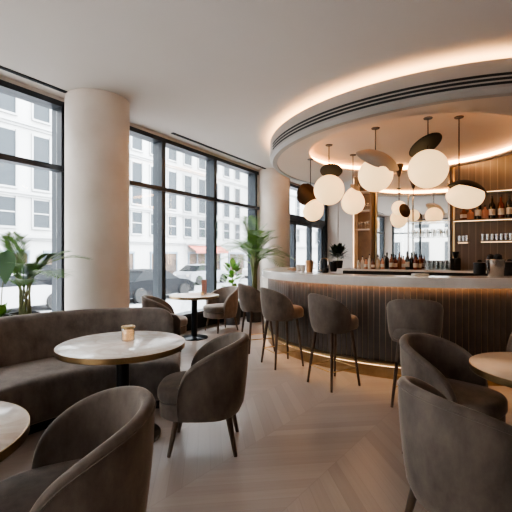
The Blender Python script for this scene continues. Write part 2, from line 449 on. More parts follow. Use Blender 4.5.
# back counter
bcn = empty('back_counter', WP(PS-.3, 4.5), 0, 'dark back bar counter with pale top below the mirror', 'counter')
iv = Matrix.Translation(-bcn.location) @ RM
bxp(bcn, iv, 'cabinet', PS-.52, PS-.002, 2.3, 8.5, 0, 1.13, M_slot)
bxp(bcn, iv, 'worktop', PS-.56, PS-.002, 2.25, 8.5, 1.135, 1.17, M_counter)

# ------------------------------------------------------------------ front bar
BC = Vector((2.63, 6.75, 0)); B0, B1 = math.radians(146), math.radians(338)
bar = empty('bar_counter', (BC.x, BC.y, 0), 0, 'long curved bar with dark ribbed front and glowing stone counter', 'bar counter')
M_ribs = noise_col('ribbed_dark_oak', (.085,.070,.060), (.052,.042,.036), 6, .42)
M_inlay = mat('rib_inlay', (.30,.22,.15), .35, .6)
Rb = 2.42; rings = []; fm = []
nr = int(Rb*(B1-B0)/.068)
prof_a = []
for i in range(nr):
    a = B0+(B1-B0)*i/nr; da = (B1-B0)/nr
    for f_, dr, mi in ((0, -.003, 1), (.09, -.003, 0), (.12, .002, 0), (.55, .003, 0), (.97, .002, 0)):
        prof_a.append((a+f_*da, Rb+dr, mi))
zs = (.20, 1.09)
vs = []; fs = []
for a, r, mi in prof_a:
    for z in zs: vs.append(Vector((r*math.cos(a), r*math.sin(a), z)))
for i in range(len(prof_a)-1):
    fs.append((2*i, 2*i+2, 2*i+3, 2*i+1)); fm.append(prof_a[i][2])
# inner skin
k0 = len(vs); na = 60
for i in range(na+1):
    a = B0+(B1-B0)*i/na
    for z in zs: vs.append(Vector(((Rb-.1)*math.cos(a), (Rb-.1)*math.sin(a), z)))
for i in range(na): fs.append((k0+2*i, k0+2*i+1, k0+2*i+3, k0+2*i+2)); fm.append(0)
fs.append((0, 1, k0+1, k0)); fm.append(0)
e1 = 2*len(prof_a)-2; e2 = k0+2*na
fs.append((e1, e2, e2+1, e1+1)); fm.append(0)
newmesh('ribbed_front', vs, fs, None, bar, smooth=False, mats=[M_ribs, M_inlay], fmat=fm)
MB().loft(arc_loft(Z0, [(2.1,1.1),(2.505,1.1),(2.505,1.085),(2.52,1.085),(2.525,1.11),(2.525,1.19),(2.515,1.2),(2.1,1.2)], B0-.03, B1+.01, 110)).build('countertop', M_counter, bar)
MB().loft(arc_loft(Z0, [(2.43,1.088),(2.47,1.088),(2.47,1.099),(2.43,1.099)], B0, B1, 100)).build('light_strip', M_strip3, bar, smooth=False)
MB().loft(arc_loft(Z0, [(2.32,.195),(2.50,.195),(2.50,.165),(2.32,.165)], B0, B1, 100)).build('foot_ledge', M_brass, bar, smooth=False)
MB().loft(arc_loft(Z0, [(2.34,0),(2.43,0),(2.43,.165),(2.34,.165)], B0, B1, 100)).build('plinth', M_bronze, bar, smooth=False)
MB().loft(arc_loft(Z0, [(2.435,.15),(2.47,.15),(2.47,.164),(2.435,.164)], B0, B1, 100)).build('light_strip', M_strip4, bar, smooth=False)

# ------------------------------------------------------------------ furniture
def tub_pts(hw, xf, bx, n=34):
    """plan path from the front of one arm round the back to the other; returns (x,y,inward normal,t)"""
    L1 = xf; Lq = PI/2*math.sqrt((bx*bx+hw*hw)/2); Lt = L1+Lq; out = []
    ts = [(i/n)**1.9 for i in range(n+1)]
    for t in ts:
        d = t*Lt
        if d < L1: p = Vector((xf-d, hw, 0)); nrm = Vector((0,-1,0))
        else:
            a = (d-L1)/Lq*PI/2
            p = Vector((-bx*math.sin(a), hw*math.cos(a), 0)); nrm = Vector((math.sin(a)/bx, -math.cos(a)/hw, 0)).normalized()
        out.append((p, nrm, t))
    full = out + [(Vector((p.x, -p.y, 0)), Vector((q.x, -q.y, 0)), t) for p, q, t in reversed(out[:-1])]
    return full
def tub_shell(par, m, hw, xf, bx, zb, zt, ex=.3, th=.055, inset=.05, zin=.40, h0=.12, lean=.0, piping=True):
    rings = []; pip = []
    for p, nr_, t in tub_pts(hw, xf, bx):
        h = zb+h0+(zt-zb-h0)*(math.sin(PI/2*t)**ex if t > 0 else 0)
        def off(z):
            q = max(0, min(1, (z-zb)/(zt-zb))); return inset*(1-q)**2 + (.02*(1-min(1,(z-zb)/.06)) if z < zb+.06 else 0) + .0 - lean*q*t
        ringp = []; r = th/2; zc = h-r
        for i in range(9):
            z = zb+(zc-zb)*i/8; ringp.append(p+nr_*off(z)+Vector((0,0,z)))
        for i in range(1, 6):
            a = PI*i/6; ringp.append(p+nr_*(off(zc)+r-r*math.cos(a))+Vector((0,0,zc+r*math.sin(a))))
        zi = min(zin, zc-.005)
        for i in range(6):
            z = zc+(zi-zc)*i/5; ringp.append(p+nr_*(off(z)+th+.01*math.sin(PI*i/5))+Vector((0,0,z)))
        ringp.append(p+nr_*(off(zi)+th)+Vector((0,0,max(zb+.01, zi-.02))))
        rings.append(ringp); pip.append(p+nr_*(off(zc)-.001)+Vector((0,0,zc-.004)))
    MB().loft(rings).build('shell', m, par, ang=60)
    if piping:
        MB().tube(pip, .0045, 6).build('piping', m, par)
def plan(x0, x1, hy, n=2.6, seg=48, back=None):
    out = []
    for i in range(seg):
        a = 2*PI*i/seg; c, s_ = math.cos(a), math.sin(a)
        out.append(((x0+x1)/2+(x1-x0)/2*math.copysign(abs(c)**(2/n), c), hy*math.copysign(abs(s_)**(2/n), s_)))
    return out
def pad(par, name, m, x0, x1, hy, z0, z1, r=.04, crown=.012, n=2.6):
    cx = (x0+x1)/2; hx = (x1-x0)/2; rings = []
    def rg(ins, z):
        return [Vector((x, y, z)) for x, y in plan(x0+ins, x1-ins, hy-ins, n)]
    for i in range(6):
        a = PI/2*i/5; rings.append(rg(r*.6*(1-math.sin(a)), z0+r*.6*(1-math.cos(a))))
    for i in range(7):
        a = PI/2*i/6; rings.append(rg(r*(1-math.cos(a)), z1-crown-r+r*math.sin(a)))
    for f_ in (.3, .6, .85, .97): rings.append([Vector((cx+(x-cx)*(1-f_), y*(1-f_), z1-crown*(1-f_)**2)) for x, y in plan(x0+r, x1-r, hy-r, n)])
    MB().loft(rings).build(name, m, par, ang=60)
def leg(par, top, bot, r0, r1, m=None):
    t, b = Vector(top), Vector(bot)
    MB().tube([b, b+(t-b)*.5, t], [r1, (r0+r1)/2, r0], 14).build('leg', m or M_leg, par)

G1 = 'taupe velvet tub chairs around the cafe tables'
def make_chair():
    r = empty('tub_chair', (0,0,0), 0, '-', 'chair', G1)
    tub_shell(r, M_velvet, .325, .16, .335, .27, .84)
    pad(r, 'seat_base', M_velvet, -.25, .335, .27, .27, .39, .03, .003, 2.8)
    pad(r, 'seat_cushion', M_velvet, -.27, .35, .272, .385, .515, .045, .02, 2.8)
    for sx in (-1, 1):
        for sy in (-1, 1):
            leg(r, (sx*.185, sy*.155, .285), (sx*.24, sy*.198, 0), .025, .013)
    return r
ch = make_chair()
def place(o, x, y, deg, lab, first=False, group=G1):
    if first:
        o.location = (x, y, 0); o.rotation_euler = (0,0,math.radians(deg)); o['label'] = lab; return o
    return copy_tree(o, (x, y, 0), math.radians(deg), lab, group)
place(ch, -.39, 3.0, 181, 'taupe velvet tub chair standing alone right of the big round marble table', True)
place(ch, -.76, 1.60, 206, 'large foreground velvet tub chair at lower left, beside the cropped table')
place(ch, 1.385, 2.80, -48, 'velvet tub chair between the bar and the right-hand table, seat facing us')
place(ch, 1.04, 1.89, 12, 'foreground velvet tub chair at lower right, seen from behind')
place(ch, 2.60, 3.42, 220, 'velvet tub chair cropped by the right edge, beyond the right-hand table')
place(ch, -1.40, 5.95, 12, 'tub chair behind the banquette end, its back toward us, at the window table')
place(ch, -.66, 7.50, 222, 'velvet tub chair on the far side of the window table facing left')

G2 = 'upholstered bar stools along the curved bar'
def make_stool(flat=False):
    r = empty('bar_stool', (0,0,0), 0, '-', 'bar stool', G2)
    if flat: tub_shell(r, M_velvet, .262, .02, .20, .60, 1.035, ex=.17, th=.05, inset=.035, zin=.72, h0=.1, piping=False)
    else: tub_shell(r, M_velvet, .26, .05, .30, .60, 1.03, ex=.36, th=.05, inset=.05, zin=.68, h0=.09, piping=False)
    pad(r, 'seat', M_velvet, -.20, .285, .222, .625, .79, .055, .02, 2.4)
    tp = []
    for sx in (-1, 1):
        for sy in (-1, 1):
            leg(r, (sx*.14, sy*.13, .655), (sx*.205, sy*.20, 0), .021, .012)
            tp.append(Vector((sx*.186, sy*.179, .2)))
    for a, b in ((0,1),(1,3),(3,2),(2,0)):
        MB().tube([tp[a], tp[b]], .006, 8).build('foot_rail', M_brass, r)
    return r
st = make_stool()
def pst(x, y, deg, lab, first=False):
    place(st, x, y, deg, lab, first, G2)
pst(.87, 4.39, 31, 'round backed bar stool next to the square backed stool, standing clear of the others', True)
pst(.345, 5.18, 25, 'round backed bar stool, right one of the overlapping pair at the bar end')
pst(.015, 5.97, 22, 'round backed bar stool closest to the potted palm, left one of the overlapping pair')
st4 = make_stool(True); st4.location = (1.555, 3.83, 0); st4.rotation_euler = (0,0,math.radians(68))
st4['label'] = 'bar stool with broad squared back at right, just behind a tub chair'

# tables
def table(x, y, r, rb, z, top_m, lab, pole=.052):
    o = empty('round_table', (x, y, 0), 0, lab, 'table', None)
    MB().lathe([(0, z-.028), (r-.012, z-.028), (r-.004, z-.02), (r-.004, z-.003), (r-.008, z), (0, z)], 96).build('tabletop', top_m, o)
    MB().lathe([(r-.03, z-.045), (r-.004, z-.045), (r, z-.041), (r, z-.004), (r-.0035, z-.004), (r-.0035, z-.03), (r-.03, z-.03), (r-.03, z-.045)], 96).build('rim', M_bronze, o)
    MB().lathe([(pole, .02), (pole, z-.06), (pole*2.2, z-.045), (pole*2.2, z-.029)], 32).build('pedestal', M_black, o)
    MB().lathe([(rb, 0), (rb, .012), (rb-.01, .02), (pole+.02, .028), (pole, .04)], 64).build('base', M_black, o)
    return o
table(-1.065, 3.12, .49, .295, .75, M_marble, 'large round marble table with bronze rim in front of the curved banquette')
table(-1.36, 1.45, .45, .26, .75, M_marble, 'round pale marble table cropped by the left edge beside the foreground chair')
table(1.80, 2.40, .43, .26, .75, M_marble_warm, 'round warm stone table cropped by the right edge between two tub chairs')
table(-1.08, 6.83, .43, .24, .75, M_marble_warm, 'small round cafe table by the window between two tub chairs')

def jar(x, y, z, r, h, lab, inner=M_wax):
    o = empty('candle_jar', (x, y, z), 0, lab, 'candle')
    MB().lathe([(r*.96, .001), (r, .006), (r, h*.8), (r*.9, h*.86), (r*.9, h), (r*.84, h), (r*.84, h*.86), (r*.93, h*.8), (r*.93, .01), (0, .01)], 32).build('glass', M_jar, o)
    MB().lathe([(r*.88, .011), (r*.88, h*.66), (0, h*.66)], 24).build('wax', inner, o)
    MB().lathe([(r*1.02, h*.84), (r*1.06, h*.86), (r*1.06, h*.93), (r*1.02, h*.95)], 32).build('band', M_brass, o)
jar(-1.045, 3.19, .7505, .052, .125, 'glass candle jar with amber wax on the big round marble table')
jar(-.93, 6.75, .7505, .032, .07, 'small lit votive candle on the window cafe table')
mc = empty('menu_holder', (-.93, 6.98, .7505), .3, 'tall reddish menu card in a stand behind the votive on the window table', 'menu')
MB().box(-.05, .05, -.02, .02, 0, .015).build('stand', M_leg, mc, smooth=False)
MB().box(-.045, .045, -.003, .003, .015, .26).build('card', noise_col('menu_card', (.36,.2,.17), (.44,.27,.23), 3, .6), mc, smooth=False)

# banquette ----------------------------------------------------------------
def catmull(pts, n):
    P_ = [Vector(p) for p in pts]; P_ = [P_[0]*2-P_[1]] + P_ + [P_[-1]*2-P_[-2]]; out = []
    for i in range(1, len(P_)-2):
        a, b, c, d = P_[i-1:i+3]
        for k in range(n):
            t = k/n; out.append(.5*((2*b)+(c-a)*t+(2*a-5*b+4*c-d)*t*t+(3*b-a-3*c+d)*t**3))
    out.append(P_[-2]); return out
def resample(path, n):
    d = [0]
    for i in range(1, len(path)): d.append(d[-1]+(path[i]-path[i-1]).length)
    out = []; j = 0
    for k in range(n+1):
        q = d[-1]*k/n
        while j < len(d)-2 and d[j+1] < q: j += 1
        f_ = (q-d[j])/max(1e-9, d[j+1]-d[j]); out.append(path[j].lerp(path[j+1], min(1, f_)))
    return out
NB = 90
front = resample(catmull([(-2.02,1.9,0), (-1.98,2.45,0), (-1.86,2.84,0), (-1.71,3.13,0), (-1.42,3.42,0), (-1.08,3.57,0), (-.70,3.60,0)], 14), NB)
outer_ = resample(catmull([(-2.95,1.9,0), (-2.86,3.0,0), (-2.58,3.72,0), (-2.2,4.18,0), (-1.72,4.44,0), (-1.3,4.50,0), (-.86,4.44,0)], 14), NB)
ban = empty('curved_banquette', (-1.9, 3.6, 0), 0, 'curved dark taupe velvet banquette wrapping behind the marble table', 'banquette')
BO = Vector((-1.9, 3.6, 0))
def bsec(i, q, z):   # q 0 = outer back, 1 = seat front
    return outer_[i].lerp(front[i], q)-BO+Vector((0,0,z))
def bpart(name, secs, i0, i1, m, endround=0, top=None):
    rings = []
    for i in range(i0, i1+1):
        e = 0
        if endround and i > i1-endround: e = 1-math.sqrt(max(0, 1-((i-(i1-endround))/endround)**2))
        rings.append([bsec(i, q, z-(e*top*max(0, (z-secs_min)/(secs_max-secs_min)) if top else 0)) for q, z in secs])
    return MB().loft(rings).build(name, m, ban, ang=50)
# seat
secs = [(.28,.10),(.965,.10),(.985,.12),(1.0,.2),(1.0,.40),(.985,.44),(.94,.462),(.6,.468),(.28,.455)]
secs_min, secs_max = .1, .468
bpart('seat', secs, 0, 45, M_velvet2); bpart('seat', secs, 45, NB, M_velvet2, 5, .05)
# plinth
secs = [(.1,0),(.9,0),(.9,.1),(.1,.1)]
secs_min, secs_max = 0, .1
bpart('plinth', secs, 0, NB-2, M_slot)
# backrest
secs = [(.20,.36),(.42,.44),(.40,.55),(.33,.72),(.285,.82),(.25,.855),(.2,.87),(.14,.862),(.10,.83),(.09,.7),(.09,.36)]
secs_min, secs_max = .36, .87
bpart('backrest', secs, 0, 47, M_velvet2); bpart('backrest', secs, 47, NB-2, M_velvet2, 5, .12)
secs = [(.0,.05),(.12,.05),(.125,.76),(.11,.785),(.06,.795),(.01,.785),(-.01,.76)]
secs_min, secs_max = .05, .795
bpart('outer_panel', secs, 0, NB, M_velvet2, 3, .06)

# ------------------------------------------------------------------ pendants
def sph(r, sx=1, sy=1, sz=1, seg=40, rings=24, f=None):
    prof = []
    m_ = MB(); vs = []; fs = []
    for i in range(rings+1):
        a = -PI/2+PI*i/rings
        for k in range(seg):
            b = 2*PI*k/seg; v = Vector((r*sx*math.cos(a)*math.cos(b), r*sy*math.cos(a)*math.sin(b), r*sz*math.sin(a)))
            vs.append(f(v) if f else v)
    for i in range(rings):
        for k in range(seg):
            l = (k+1) % seg; fs.append((i*seg+k, i*seg+l, (i+1)*seg+l, (i+1)*seg+k))
    return m_.add(vs, fs)
def cap(R, ang, th=.008, seg=48, nr=14, sx=1, sy=1, f=None):
    """dished cap: part of a sphere of radius R around +Z, half angle ang, rim thickness th, apex at origin"""
    prof = [(R*math.sin(ang*i/nr), R*math.cos(ang*i/nr)-R) for i in range(nr+1)]
    prof2 = [((R-th)*math.sin(ang*i/nr), (R-th)*math.cos(ang*i/nr)-R) for i in range(nr, -1, -1)]
    m_ = MB().lathe(prof+prof2, seg); m_.v = [(x*sx, y*sy, z) for x, y, z in m_.v]
    if f: m_.v = [tuple(f(Vector(v))) for v in m_.v]
    return m_
def disc(r, th, sx=1, sy=1):
    m_ = MB().lathe([(0,-th/2),(r*.85,-th/2),(r*.97,-th*.3),(r,0),(r*.97,th*.3),(r*.85,th/2),(0,th/2)], 48)
    m_.v = [(x*sx, y*sy, z) for x, y, z in m_.v]; return m_
def euler(x, y, z): return Matrix.Rotation(math.radians(z), 4, 'Z') @ Matrix.Rotation(math.radians(y), 4, 'Y') @ Matrix.Rotation(math.radians(x), 4, 'X')
def xf(m_, M): m_.v = [tuple(M @ Vector(v)) for v in m_.v]; return m_
def pendant(px, py, D, lab, zc=3.12, rodpx=None, rodto=None):
    x = X(px, D); z = 1.45+(255-py)/F*D
    o = empty('globe_pendant', (x, D, z), 0, lab, 'pendant lamp', 'opal globe pendants over the bar')
    rx = (X(rodpx, D)-x) if rodpx else 0
    MB().tube([(rx, 0, rodto), (rx, 0, zc-z-.01)], .008, 8).build('rod', M_cable, o)
    MB().lathe([(.0, -.012), (.05, -.012), (.055, 0), (.0, .0)], 24, Matrix.Translation((rx, 0, zc-z))).build('canopy', M_cable, o)
    return o
# 1 largest
p = pendant(428, 169, 4.75, 'largest round opal globe with a tilted black disc on top, hanging centre right', rodto=.22, rodpx=428)
sph(.232).build('globe', M_globe, p)
xf(disc(.215, .025, 1, .85), Matrix.Translation((-.035, -.01, .285)) @ euler(-30, -22, 0)).build('shade', M_darkshade, p)
# 2 taupe saddle
p = pendant(375.5, 175, 5.13, 'opal globe under a wide curved taupe shade, just left of the largest globe', rodto=.28)
sph(.222).build('globe', M_globe, p)
xf(cap(.40, .80, .012, sx=1.05, sy=.8), Matrix.Translation((.05, -.10, .27)) @ euler(36, 20, 0)).build('shade', M_taupeshade, p)
# 3 pebble
p = pendant(465, 196, 4.72, 'flattened pebble shaped opal lamp with a thin dark leaf cover at right', rodpx=459, rodto=.19)
peb = lambda v: Vector((v.x, v.y, v.z*(1+.12*v.x/.2)-.02*v.x))
sph(.152, 1.42, 1.25, 1.0, f=peb).build('globe', M_globe, p)
xf(cap(.30, .88, .012, sx=1.0, sy=.8), Matrix.Translation((.055, -.01, .178)) @ euler(0, 17, 0)).build('shade', M_darkshade, p)
# 4
p = pendant(329, 190, 5.92, 'round opal globe topped by a small dark oval disc, left of centre', rodto=.26)
sph(.228).build('globe', M_globe, p)
xf(disc(.17, .03, 1, .85), Matrix.Translation((.03, -.02, .285)) @ euler(-34, 6, 0)).build('shade', M_darkshade, p)
# 5 teardrop
p = pendant(353, 203, 6.5, 'teardrop opal lamp with pointed top and small grey petal', rodto=.25)
tear = lambda v: Vector((v.x*(1 if v.z < 0 else (1-(v.z/.19)**2*.35)), v.y*(1 if v.z < 0 else (1-(v.z/.19)**2*.35)), v.z*(1 if v.z < 0 else 1.38)))
sph(.19, f=tear).build('globe', M_globe, p)
xf(cap(.16, .8, .008, sx=.8, sy=.9), Matrix.Translation((.04, -.07, .285)) @ euler(30, 30, 0)).build('shade', M_taupeshade, p)
# 6 left
p = pendant(313, 211, 6.8, 'leftmost opal globe with a folded bronze petal shade above it', rodpx=310.5, rodto=.2)
bump6 = lambda v: Vector((v.x+(.05*max(0, v.z/.18)), v.y, v.z*(1.15 if v.z > 0 else 1)))
sph(.178, f=bump6).build('globe', M_globe, p)
def petal(s, th, bend):
    m_ = MB(); n_ = 14; vs = []; fs = []
    for side in (0, 1):
        for i in range(n_+1):
            for j in range(n_+1):
                u_, v_ = i/n_*2-1, j/n_*2-1
                k_ = 1-.18*(u_*u_*v_*v_)*2
                vs.append(Vector((s*u_*k_, (s*v_*k_)**2*bend+side*th, s*v_*k_)))
    q = (n_+1)**2
    for i in range(n_):
        for j in range(n_):
            a = i*(n_+1)+j; fs.append((a, a+1, a+n_+2, a+n_+1)); fs.append((q+a, q+a+n_+1, q+a+n_+2, q+a+1))
    for i in range(n_):
        for (a, b) in ((i, i+1), (n_*(n_+1)+i, n_*(n_+1)+i+1)): fs.append((a, b, q+b, q+a))
        for (a, b) in ((i*(n_+1), (i+1)*(n_+1)), (i*(n_+1)+n_, (i+1)*(n_+1)+n_)): fs.append((a, b, q+b, q+a))
    return m_.add(vs, fs)
xf(petal(.19, .012, 2.0), Matrix.Translation((-.10, -.06, .29)) @ euler(0, 38, 12)).build('shade', M_brownshade, p)
# 7 far small with cone canopy: mirror reflection built as a solid lamp
p = pendant(399, 208, 7.2, 'small far opal lamp hung from a dark cone, reflection built solid before the mirror', rodto=.11)
sph(.13).build('globe', M_globe, p)
xf(disc(.13, .03, 1, 1), Matrix.Translation((.06, -.12, -.06)) @ euler(78, 0, 25)).build('shade', M_brownshade, p)
MB().lathe([(.0, 0), (.085, 0), (.08, -.03), (.02, -.22), (0, -.23)], 24, Matrix.Translation((0, 0, 3.12-p.location.z))).build('cone', M_brownshade, p)

# ------------------------------------------------------------------ plants
M_palm = noise_col('palm_leaf', (.06,.14,.02), (.14,.27,.05), 6, .45)
M_leaf_l = noise_col('bright_leaf', (.14,.32,.05), (.25,.45,.09), 6, .45)
M_leaf_d = noise_col('dark_leaf', (.012,.022,.012), (.025,.045,.02), 6, .35)
M_stem = noise_col('palm_stem', (.16,.19,.06), (.24,.22,.10), 9, .6)
M_pot = noise_col('charcoal_pot', (.035,.036,.038), (.05,.05,.052), 5, .6)
M_soil = noise_col('soil', (.03,.02,.015), (.05,.035,.025), 40, .9)
def pot(par, r, h):
    MB().lathe([(r*.8, 0), (r, h*.98), (r, h), (r*.92, h), (r*.9, h-.05), (0, h-.05)], 40).build('pot', M_pot, par)
    MB().lathe([(0, h-.049), (r*.88, h-.049), (r*.88, h-.035), (0, h-.03)], 24).build('soil', M_soil, par)
def frond(par, base, az, ln, up, droop, m, nl=16, lw=.0095, ll=.36, stem=.12):
    path = []; d = Vector((math.cos(az), math.sin(az), 0))
    n_ = 24
    for i in range(n_+1):
        t = i/n_
        path.append(base+d*(ln*(math.cos(up)*t+.15*t*t))+Vector((0,0, ln*(math.sin(up)*t-droop*t**2.4))))
    mb = MB().tube(path, [.008*(1-.8*i/n_) for i in range(n_+1)], 5)
    side = Vector((-d.y, d.x, 0))
    for k in range(nl):
        t = stem+(1-stem)*(k+.5)/nl; idx = t*n_; i = min(n_-1, int(idx)); p0 = path[i].lerp(path[i+1], idx-i)
        tg = (path[i+1]-path[i]).normalized()
        l_ = ll*ln/.65*math.sin(PI*min(1, (.25+.72*(k/nl))))*random.uniform(.85, 1.1)
        for sg in (-1, 1):
            dr = (side*sg*.75+tg*.75+Vector((0,0,.12))).normalized()
            w_ = tg.cross(dr).cross(dr).normalized()*lw
            q1 = p0+dr*l_*.5+Vector((0,0,-.02*l_)); q2 = p0+dr*l_+Vector((0,0,-.16*l_))
            mb.add([p0-w_*.4, p0+w_*.4, q1+w_, q1-w_, q2], [(0,1,2,3), (3,2,4)])
    mb.build('frond', m, par, smooth=False)
def palm(x, y, pr, ph, lab, fr, name='potted_palm'):
    o = empty(name, (x, y, 0), 0, lab, 'plant')
    pot(o, pr, ph)
    for az, ln, up, dr, bz in fr:
        b = Vector((math.cos(az)*random.uniform(.03,.11), math.sin(az)*random.uniform(.02,.08), bz))
        foot = Vector((random.uniform(-.07,.07), random.uniform(-.05,.05), ph-.05))
        MB().tube([foot, foot.lerp(b, .5)+Vector((0,0,.02)), b], [.014, .011, .008], 6).build('stem', M_stem, o)
        frond(o, b, az, ln, math.radians(up), dr, M_palm)
    return o
D2 = math.radians
fr = [(D2(a), l, u_, d_, z_) for a, l, u_, d_, z_ in
      [(5,.70,40,.38,1.22),(-35,.60,28,.40,1.18),(35,.45,58,.30,1.2),(170,.62,50,.32,1.22),(205,.55,66,.22,1.2),(250,.5,80,.12,1.2),(300,.42,35,.45,1.1),(150,.55,82,.12,1.22),(-10,.42,70,.2,1.15),(-60,.5,55,.3,1.1),(190,.7,35,.3,1.1),(22,.62,58,.3,1.15)]]
pl = palm(-2.60, 4.37, .16, .80, 'tall feathery potted palm by the left window behind the banquette', fr)
# heart shaped big leaf in front of left palm
def blade(par, base, direction, ln, wd, m, name='leaf', fold=.15):
    d = Vector(direction).normalized(); s_ = d.cross(Vector((0,0,1)))
    if s_.length < .1: s_ = Vector((1,0,0))
    s_.normalize(); nn = s_.cross(d).normalized(); mb = MB(); vs = []; fs = []
    n_ = 10
    for i in range(n_+1):
        t = i/n_; w_ = wd*math.sin(PI*min(1, t**.7))**.8 if 0 < t < 1 else 0.002
        c_ = base+d*ln*t-Vector((0,0,1))*ln*.18*t*t
        vs += [c_-s_*w_+nn*w_*fold, c_, c_+s_*w_+nn*w_*fold]
    for i in range(n_):
        for k in range(2): fs.append((i*3+k, i*3+k+1, i*3+k+4, i*3+k+3))
    return vs, fs
bp_ = empty('broadleaf_plant', (-2.66, 4.06, 0), 0, 'small potted plant with one big heart shaped leaf before the left palm', 'plant')
pot(bp_, .09, .82)
MB().tube([(0,0,.78), (.03,-.02,1.1), (.08,-.04,1.32)], .006, 6).build('stem', M_stem, bp_)
v_, f_ = blade(bp_, Vector((.10,-.04,1.50)), (0,-.12,-1), .30, .10, M_palm)
MB().add(v_, f_).build('leaf', mat('deep_leaf', (.03,.10,.02), .45), bp_, smooth=True)
for a, l, u_ in ((10,.22,40),(120,.2,55),(200,.24,45),(260,.2,30),(320,.22,60),(60,.2,70)):
    dd = Vector((math.cos(D2(a))*math.cos(D2(u_)), math.sin(D2(a))*math.cos(D2(u_)), math.sin(D2(u_))))
    v_, f_ = blade(bp_, Vector((0,0,.80)), dd, l, .045, M_leaf_l)
    MB().add(v_, f_).build('leaf', M_leaf_l, bp_)
# big palm near far column
fr = []
rp = random.Random(5)
for k in range(24):
    az = D2(k*137.5+rp.uniform(-20,20)); inner_ = k % 3; j1, j2, j3 = rp.uniform(-14,14), rp.uniform(-.1,.12), rp.uniform(-.12,.12)
    fr.append((az, .72+.16*random.random(), [30, 52, 74][inner_]+j1, [.50, .50, .30][inner_]+j2, 1.28+.10*inner_+j3))
palm(-.04, 8.52, .2, .52, 'tall bushy potted palm between the window chair and the bar stools', fr)
sh = empty('leafy_shrub', (-.50, 8.18, 0), 0, 'potted shrub with bright broad leaves left of the tall palm', 'plant')
pot(sh, .20, .48)
lv = MB()
for k in range(62):
    a = D2(k*137.5+random.uniform(-40,40)); h_ = .5+.75*(k/62)+random.uniform(-.05,.05); rr = .14+.12*math.sin(PI*k/62)
    base = Vector((math.cos(a)*rr*.5, math.sin(a)*rr*.5, h_)); u_ = D2(10+35*k/62+random.uniform(-25,25))
    dd = Vector((math.cos(a)*math.cos(u_), math.sin(a)*math.cos(u_), math.sin(u_)))
    v_, f_ = blade(sh, base, dd, .21, .06, M_leaf_l); lv.add(v_, f_)
lv.build('foliage', M_leaf_l, sh)
MB().tube([(0,0,.44), (.01,0,.9), (0,.01,1.2)], [.014,.01,.006], 6).build('stem', M_stem, sh)
# dark plant on back bar
pt = WP(PS-.34, tpx(340, .4)-.07, 1.171)
rb_ = empty('rubber_plant', pt, 0, 'dark leaved little plant in a black pot on the back counter', 'plant')
MB().lathe([(.09,0),(.11,.16),(.10,.16),(.09,.14),(0,.14)], 24).build('pot', M_slot, rb_)
lv = MB()
for k in range(46):
    a = D2(k*137.5); u_ = D2(5+65*(k/46)); b0 = Vector((math.cos(a)*.07, math.sin(a)*.07*.3, .2+.17*(k/46)))
    dd = Vector((math.cos(a)*math.cos(u_), math.sin(a)*math.cos(u_), math.sin(u_)))
    v_, f_ = blade(rb_, b0, dd, .23, .05, M_leaf_d); lv.add(v_, f_)
lv.build('foliage', M_leaf_d, rb_)
MB().tube([(0,0,.13), (0,0,.38)], .008, 6).build('stem', M_stem, rb_)

# ------------------------------------------------------------------ bottles and bar ware
liq = {'amber': mat('amber_bottle', (.16,.05,.02), .12), 'red': mat('red_bottle', (.12,.025,.015), .12), 'dark': mat('dark_bottle', (.012,.012,.012), .12),
       'green': mat('green_bottle', (.02,.04,.02), .12), 'pale': mat('pale_bottle', (.55,.5,.42), .1), 'rose': mat('rose_bottle', (.55,.25,.15), .15)}
M_label = mat('paper_label', (.6,.52,.42), .7); M_capm = mat('bottle_cap', (.02,.015,.012), .4)
def bottle(pos, r, h, kind, lab, group, label_=True, square=False):
    o = empty('bottle', pos, 0, lab, 'bottle', group)
    MB().lathe([(r*.9,0),(r,.006),(r,h*.55),(r*.85,h*.64),(r*.36,h*.74),(r*.32,h*.9),(r*.36,h*.905),(r*.36,h*.93),(0,h*.93)], 4 if square else 18, Matrix.Rotation(PI/4, 4, 'Z')).build('body', liq[kind], o)
    MB().lathe([(0,h*.905),(r*.39,h*.905),(r*.39,h),(0,h)], 14).build('cap', M_capm, o)
    if label_: MB().lathe([(r*1.015,h*.15),(r*1.015,h*.42)], 18 if not square else 4, Matrix.Rotation(PI/4, 4, 'Z')).build('paper_label', M_label, o)
cols = ['pale','rose','dark','amber','red','amber','rose','dark','dark','red','amber']
names = ['clear bottle with a cream label at the left of the dark group', 'short rosy bottle second in the dark bottle row', 'dark slim bottle third in the row before the mirror',
 'amber bottle fourth in the row before the mirror', 'deep red bottle fifth in the row, middle of the group', 'amber bottle sixth in the row before the mirror',
 'rosy bottle seventh in the row before the mirror', 'tall black bottle eighth in the row before the mirror', 'black bottle ninth in the row before the mirror', 'red brown bottle tenth in the row before the mirror', 'amber bottle ending the row beside the glasses']
for i, (px, k) in enumerate(zip([378,382.5,387,391.5,395.5,399.5,403.5,407.5,411.5,415.5,419.5], cols)):
    off = .40 if i % 2 else .32
    bottle(WP(PS-off, tpx(px, off), 1.171), .038+.004*(i % 3 == 0), [.27,.24,.33,.30,.28,.34,.26,.35,.33,.29,.27][i], k, names[i], 'bottles on the back counter', i % 3 != 2)
for i, px in enumerate([358.5,362.5,366,369.5,373]):
    bottle(WP(PS-.36, tpx(px, .36), 1.171), .036, [.2,.26,.22,.3,.2][i], ['pale','pale','rose','pale','amber'][i],
        ['short clear bottle leftmost under the oak shelving bay', 'taller clear bottle second under the oak shelving bay', 'rosy bottle third under the oak shelving bay', 'tallest clear bottle fourth under the oak shelving bay', 'small amber bottle rightmost under the oak shelving bay'][i], 'pale bottles under the shelving bay', i % 2 == 0)
